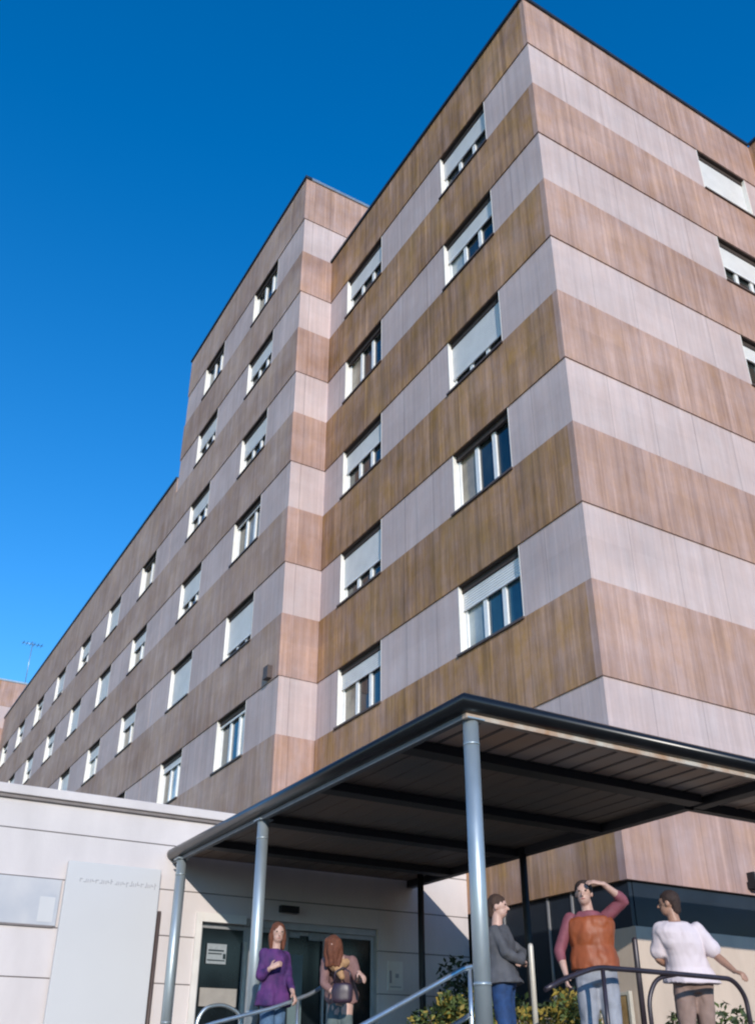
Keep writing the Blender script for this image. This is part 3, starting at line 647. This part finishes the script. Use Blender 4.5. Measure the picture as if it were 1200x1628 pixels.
def person(label, C, head, face_dir, fwd, J, cols, H=1.72, hair='short', shirt_len=.92, sleeve=1.0, loose=1.0, sleeve_mat=None, floor=T, skin='skin', vest=None, lean=None, wd=1.0):
    """C: feet centre xy; J: joints given in world coordinates"""
    k = H/1.72; base = Vector((C[0], C[1], floor)); root = empty('person', base, label, 'person')
    F = fwd.normalized(); Rt = F.cross(Vector((0,0,1))).normalized(); U = Vector((0,0,1))
    hip = J.get('hip', base+U*.93*k); neck = J.get('neck', base+U*1.44*k)
    sp_ = (neck-hip).normalized(); Bf = (F-sp_*F.dot(sp_)).normalized()
    # direction the head looks
    fd = face_dir.normalized(); hr = fd.cross(U).normalized() if abs(fd.z) < .95 else Rt; hu = hr.cross(fd).normalized()
    # torso rings hip to neck
    def torso(g=0.0, lo=-.10, hi=1.0, w=1.0):
        prof = [(-.22,.150,.100),(-.10,.172,.118),(0,.172,.120),(.20,.150,.105),(.40,.142,.102),(.62,.162,.112),(.80,.172,.104),(.88,.150,.088),(.95,.092,.072),(.985,.074,.068),(1.03,.060,.060)]
        L_ = (neck-hip).length; rings = []
        for t, a, b_ in prof:
            if t < lo-1e-6 or t > hi+1e-6: continue
            rings.append((hip+sp_*L_*t, (a*k*wd+g)*w, (b_*k*(.5+.5*wd)+g)*w, Rt, Bf))
        return rings
    bm = bmesh.new()
    loft(bm, torso()); limb(bm, [neck-sp_*.05, neck+(head-neck)*.55], [.058*k,.052*k])
    # head
    ell(bm, head+hu*.022*k, .073*k, .090*k, .090*k, hr, fd, hu); ell(bm, head-hu*.045*k+fd*.022*k, .056*k, .066*k, .066*k, hr, fd, hu)
    limb(bm, [head+fd*.083*k+hu*.012*k, head+fd*.106*k-hu*.022*k], [.008*k,.014*k], seg=8)
    for s_ in (-1,1): ell(bm, head+hr*s_*.074*k-fd*.005*k-hu*.005*k, .010*k, .020*k, .030*k, hr, fd, hu, 10, 8)
    ell(bm, head+fd*.078*k+hu*.033*k, .045*k, .012*k, .010*k, hr, fd, hu, 10, 8)
    sh = {}
    for s_, nm in ((1,'R'),(-1,'L')):
        S = J.get('s'+nm, neck-sp_*.06*k+Rt*s_*.165*k); E_ = J.get('e'+nm, S-U*.29*k+Rt*s_*.05); W = J.get('w'+nm, E_-U*.25*k+F*.04)
        hd = J.get('h'+nm, (W-E_)); sh[nm] = (S, E_, W)
        limb(bm, [S, S.lerp(E_,.45), E_, E_.lerp(W,.35), W], [.052*k,.045*k,.037*k,.038*k,.024*k])
        hand(bm, W, hd, J.get('p'+nm, -Rt*s_), .98*k, J.get('curl'+nm,.45), J.get('t'+nm, 1)*(1 if nm=='R' else -1))
    lg = {}
    for s_, nm in ((1,'R'),(-1,'L')):
        Hp = hip+Rt*s_*.088*k*wd*wd-sp_*.02; A_ = J.get('a'+nm, base+Rt*s_*.10*k+U*.075*k); K_ = J.get('k'+nm, Hp.lerp(A_,.5)+F*.03)
        lg[nm] = (Hp, K_, A_)
        limb(bm, [Hp, Hp.lerp(K_,.5), K_, K_.lerp(A_,.3), A_], [.088*k,.074*k,.054*k,.054*k,.036*k])
        limb(bm, [A_-U*.035*k-F*.04*k, A_-U*.045*k+F*.13*k], [.036*k,.030*k])
    body = solid(bm, 'body', skin, root, .0075, smooth=2)
    # trousers
    bm = bmesh.new(); loft(bm, torso(.018, -.22, .21)); tl = cols.get('tlen', 1.0)
    for nm in 'RL':
        Hp, K_, A_ = lg[nm]
        if tl > .9: limb(bm, [Hp, Hp.lerp(K_,.5), K_, A_+U*.01], [.106*k*wd,.092*k*wd,.076*k,.066*k])
        else: limb(bm, [Hp, Hp.lerp(K_,.5), K_.lerp(Hp,.05)], [.11*k,.10*k,.088*k])
    solid(bm, 'trousers', cols['trousers'], root, .011, .020, sscale=8)
    # top
    bm = bmesh.new(); L_ = (neck-hip).length; lo = (shirt_len*k-.93*k)/L_
    rg = torso(.024, -.10, .99, loose); c0 = hip+sp_*(L_*lo)
    rg = [r_ for r_ in rg if (r_[0]-c0).dot(sp_) > .02]; rg = [(c0, rg[0][1]*1.03+.004, rg[0][2]*1.03+.004, Rt, Bf)]+rg; rg = [(q_[0], q_[1]*(1.12 if i_ < 2 else 1.02), q_[2]*(1.22 if i_ < 2 else 1.04), q_[3], q_[4]) for i_, q_ in enumerate(rg)]
    loft(bm, rg)
    if not sleeve_mat:
        for nm in 'RL':
            S, E_, W = sh[nm]
            if sleeve >= 1: limb(bm, [S, E_, E_.lerp(W, min(1,(sleeve-1))*.92+.02)], [.060*k,.050*k,.040*k])
            else: limb(bm, [S, S.lerp(E_, sleeve)], [.066*k*loose,.066*k*loose])
    solid(bm, 'shirt', cols['shirt'], root, .010, .022, sscale=7)
    if sleeve_mat:
        for nm in 'RL':
            S, E_, W = sh[nm]; bm = bmesh.new()
            limb(bm, [S, E_, E_.lerp(W, max(.02, sleeve-1))], [.060*k,.052*k,.042*k]); solid(bm, 'sleeve', sleeve_mat, root, .011, .010, sscale=9)
    # shoes
    for nm in 'RL':
        A_ = lg[nm][2]; bm = bmesh.new(); limb(bm, [A_-U*.035*k-F*.05*k, A_-U*.040*k+F*.06*k, A_-U*.048*k+F*.15*k], [.043*k,.042*k,.034*k]); solid(bm, 'shoe', 'shoe', root, .012)
    # hair
    bm = bmesh.new(); ell(bm, head+hu*.040*k-fd*.016*k, .083*k, .095*k, .090*k, hr, fd, hu)
    if hair == 'long':
        limb(bm, [head+hu*.02-fd*.06*k, head-hu*.08*k-fd*.07*k, head-hu*.20*k-fd*.055*k], [.075*k,.075*k,.05*k], flat=.8, fdir=fd)
        for s_ in (-1,1): limb(bm, [head+hr*s_*.066*k+hu*.03, head+hr*s_*.078*k-hu*.07*k, head+hr*s_*.072*k-hu*.17*k+fd*.01], [.028*k,.030*k,.018*k])
    elif hair == 'forward':
        for s_ in (-1,-.35,.35,1): limb(bm, [head+hr*s_*.055*k+hu*.06, head+hr*s_*.075*k+Vector((0,0,-.05))+TC*.09*(1.15-abs(s_)), head+hr*s_*.07*k+Vector((0,0,-.18))+TC*.07], [.05*k,.042*k,.018*k])
    else: limb(bm, [head+hu*.01-fd*.055*k, head-hu*.06*k-fd*.060*k], [.062*k,.048*k])
    solid(bm, 'hair', cols['hair'], root, .010, .008, 2, sscale=26)
    for s_ in (-1,1):
        bm = bmesh.new(); ell(bm, head+hr*s_*.030*k+fd*.083*k+hu*.018*k, .012*k, .008*k, .007*k, hr, fd, hu, 10, 8); 
        me = bpy.data.meshes.new('eye'); off = root_loc(root)
        for v in bm.verts: v.co -= off
        bm.to_mesh(me); bm.free(); me.materials.append(M['eye_dark']); q = bpy.data.objects.new('eye', me); sc.collection.objects.link(q); q.parent = root
    bm = bmesh.new(); ell(bm, head+fd*.083*k-hu*.052*k, .022*k, .008*k, .007*k, hr, fd, hu, 10, 8)
    me = bpy.data.meshes.new('mouth')
    for v in bm.verts: v.co -= root_loc(root)
    bm.to_mesh(me); bm.free(); me.materials.append(M['lip']); q = bpy.data.objects.new('mouth', me); sc.collection.objects.link(q); q.parent = root
    if vest:
        bm = bmesh.new(); rg = torso(.038, -.10, .92, loose); rg = [r_ for r_ in rg if (r_[0]-c0).dot(sp_) > .0]; rg = [(c0-sp_*.01, rg[0][1]*1.04, rg[0][2]*1.05, Rt, Bf)]+rg
        rg = [(q_[0], q_[1]*(1.12 if i_ < 2 else 1.0), q_[2]*(1.26 if i_ < 2 else 1.12), q_[3], q_[4]) for i_, q_ in enumerate(rg)]
        loft(bm, rg); solid(bm, 'vest', vest, root, .010, .024, sscale=8)
    return root

def at(C, a, b_, z): return Vector((C[0], C[1], 0))+RR*a+TC*b_+Vector((0,0,z))
# orange vest, shading the eyes with the left hand
sk('vest_orange', (0.30,0.07,0.018), .55, scale=9, var=.15); sk('sleeve_maroon', (0.23,0.065,0.085), .7, scale=12, var=.2); sk('trouser_grey', (0.30,0.31,0.35), .8, scale=10, var=.15)
C = (6.30, 6.86)
person('person in orange vest and maroon sleeves shading the eyes with one raised hand', C, at(C,-.01,.03,1.50), (TC*1.0-RR*.35-Vector((0,0,.05))), TC-RR*.15,
  dict(hip=at(C,.04,0,.83), neck=at(C,.02,0,1.345), sL=at(C,.175,0,1.30), eL=at(C,.34,.10,1.43), wL=at(C,.14,.20,1.56), hL=(-RR*1.0+Vector((0,0,.22))-TC*.12), pL=Vector((0,0,-1))-TC*.6, curlL=.25,
       sR=at(C,-.155,0,1.285), eR=at(C,-.27,-.03,1.00), wR=at(C,-.25,.08,.80), hR=Vector((0,0,-1))+TC*.2, pR=RR, curlR=.7,
       aR=at(C,-.07,0,-.02), aL=at(C,.14,.04,-.02)),
  dict(shirt='sleeve_maroon', trousers='trouser_grey', hair='hair_dark'), H=1.70, shirt_len=.95, sleeve=1.35, vest='vest_orange', sleeve_mat='sleeve_maroon', loose=1.04)
# grey coat, arms folded, facing right
sk('coat_grey', (0.085,0.085,0.095), .8, scale=10, var=.25); sk('jeans_blue', (0.015,0.05,0.15), .8, scale=14, var=.3)
C = (5.70, 7.43); f_ = (RR+TC*.25)
person('person in dark grey jacket and blue jeans facing right with folded arms', C, at(C,.015,.0,1.41), RR+TC*.35, f_,
  dict(hip=at(C,.02,0,.80), neck=at(C,-.01,0,1.24), eR=at(C,.05,.22,.98), wR=at(C,.20,.13,.92), hR=RR*.3-TC+Vector((0,0,.1)), pR=Vector((0,0,-1))-RR*.5, curlR=.5,
       sL=at(C,.02,-.17,1.19), eL=at(C,.24,-.14,1.02), wL=at(C,.19,.06,.95), hL=TC-RR*.2+Vector((0,0,-.3)), pL=-RR-Vector((0,0,1)), curlL=.5),
  dict(shirt='coat_grey', trousers='jeans_blue', hair='hair_brown'), H=1.63, shirt_len=.86, sleeve=1.9, hair='short', loose=1.1)
# white t-shirt seen from behind, hand on the rail
sk('tshirt', (0.70,0.60,0.62), .8, scale=5, var=.05); sk('trouser_beige', (0.28,0.19,0.16), .8, scale=8, var=.2)
C = (7.50, 6.83); f_ = (-TC-RR*.25)
person('person in loose white t-shirt seen from behind with one hand on the rail', C, at(C,-.09,-.02,1.51), -RR*.9-TC*.55, f_,
  dict(hip=at(C,.05,-.08,.82), neck=at(C,-.06,0,1.345), sR=at(C,.145,0,1.26), eR=at(C,.29,.03,1.02), wR=at(C,.37,.22,.87), hR=RR*.35+TC*.6-Vector((0,0,.25)), pR=Vector((0,0,-1)), curlR=.6,
       sL=at(C,-.205,-.02,1.26), eL=at(C,-.25,-.06,1.00), wL=at(C,-.10,-.22,.95), hL=RR-TC*.2, pL=TC, aR=at(C,.15,0,-.02), aL=at(C,-.07,0,-.02)),
  dict(shirt='tshirt', trousers='trouser_beige', hair='hair_dark'), H=1.76, shirt_len=.90, sleeve=.72, loose=1.16, skin='skin_tan')
# purple coat
sk('coat_purple', (0.05,0.02,0.12), .8, scale=9, var=.3, col2=(0.13,0.035,0.17)); sk('jeans_pale', (0.07,0.13,0.22), .8, scale=14, var=.3)
C = (4.44, 9.62); RN = RR*.85+TC*.55
pp = person('person with red brown hair in purple coat and jeans holding the stair rail', C, at(C,.02,.02,1.33), TC+RR*.35-Vector((0,0,.1)), TC+RR*.75, 
  dict(hip=at(C,.0,0,.78), neck=at(C,.0,0,1.17), sL=at(C,.10,-.09,1.12), eL=at(C,.15,.0,.90), wL=at(C,.22,.16,.74), hL=RR*.3+TC*.3-Vector((0,0,.6)), pL=-RR*.5-TC*.2, curlL=.7,
       sR=at(C,-.10,.09,1.12), eR=at(C,-.13,.14,.89), wR=at(C,-.01,.25,.97), hR=RR*.6+Vector((0,0,.3)), pR=-TC+Vector((0,0,-.3)), curlR=.7),
  dict(shirt='coat_purple', trousers='jeans_pale', hair='hair_red'), H=1.55, shirt_len=.76, sleeve=1.75, hair='long', wd=.86)
# bending person
sk('scarf', (0.42,0.24,0.12), .8, scale=20, var=.3); sk('top_pink', (0.24,0.13,0.12), .8, scale=10, var=.25); sk('trouser_green', (0.10,0.13,0.13), .8, scale=10, var=.2)
C = (4.90, 9.05)
bp_ = person('red haired person bending forward over a dark bag beside the hooped rail end', C, at(C,-.05,.24,1.14), TC*.75-Vector((0,0,.6))-RR*.15, TC,
  dict(hip=at(C,.02,-.10,.76), neck=at(C,0,.14,1.06), sL=at(C,.135,.10,1.02), eL=at(C,.20,.16,.84), wL=at(C,.21,.30,.90), hL=RR*.2+TC*.2+Vector((0,0,-.2)), pL=Vector((0,0,-1)),
       sR=at(C,-.135,.12,1.02), eR=at(C,-.13,.22,.80), wR=at(C,-.02,.30,.70), hR=RR*.2-Vector((0,0,1)), pR=RR-TC*.2, curlR=.7),
  dict(shirt='top_pink', trousers='trouser_green', hair='hair_red'), H=1.50, shirt_len=.86, sleeve=1.5, hair='forward', wd=.84)
bm = bmesh.new(); limb(bm, [at(C,-.09,.20,1.00), at(C,-.02,.27,.96), at(C,.08,.22,1.00)], [.04,.055,.04]); limb(bm, [at(C,0,.28,.96), at(C,.04,.31,.86)], [.045,.03])
solid(bm, 'scarf', 'scarf', bp_, .011, .012, sscale=14)
bg_ = empty('handbag', at(C,.04,.36,.62), 'dark bag carried by the bending red haired person', 'bag')
q = MB(); 
bm = bmesh.new(); loft(bm, [(at(C,.05,.38,z), w_, w_*.42, RR, TC) for z, w_ in ((.62,.08),(.64,.10),(.74,.105),(.79,.09),(.80,.07))]); 
sk('bag_dark', (0.035,0.02,0.035), .4); solid(bm, 'bag_body', 'bag_dark', bg_, .012, .006)
q.tube([at(C,-.03,.38,.80), at(C,-.02,.37,.90), at(C,.05,.36,.94), at(C,.12,.37,.90), at(C,.13,.38,.80)], .008, 'bag_dark', 8); q.build('strap', bg_)
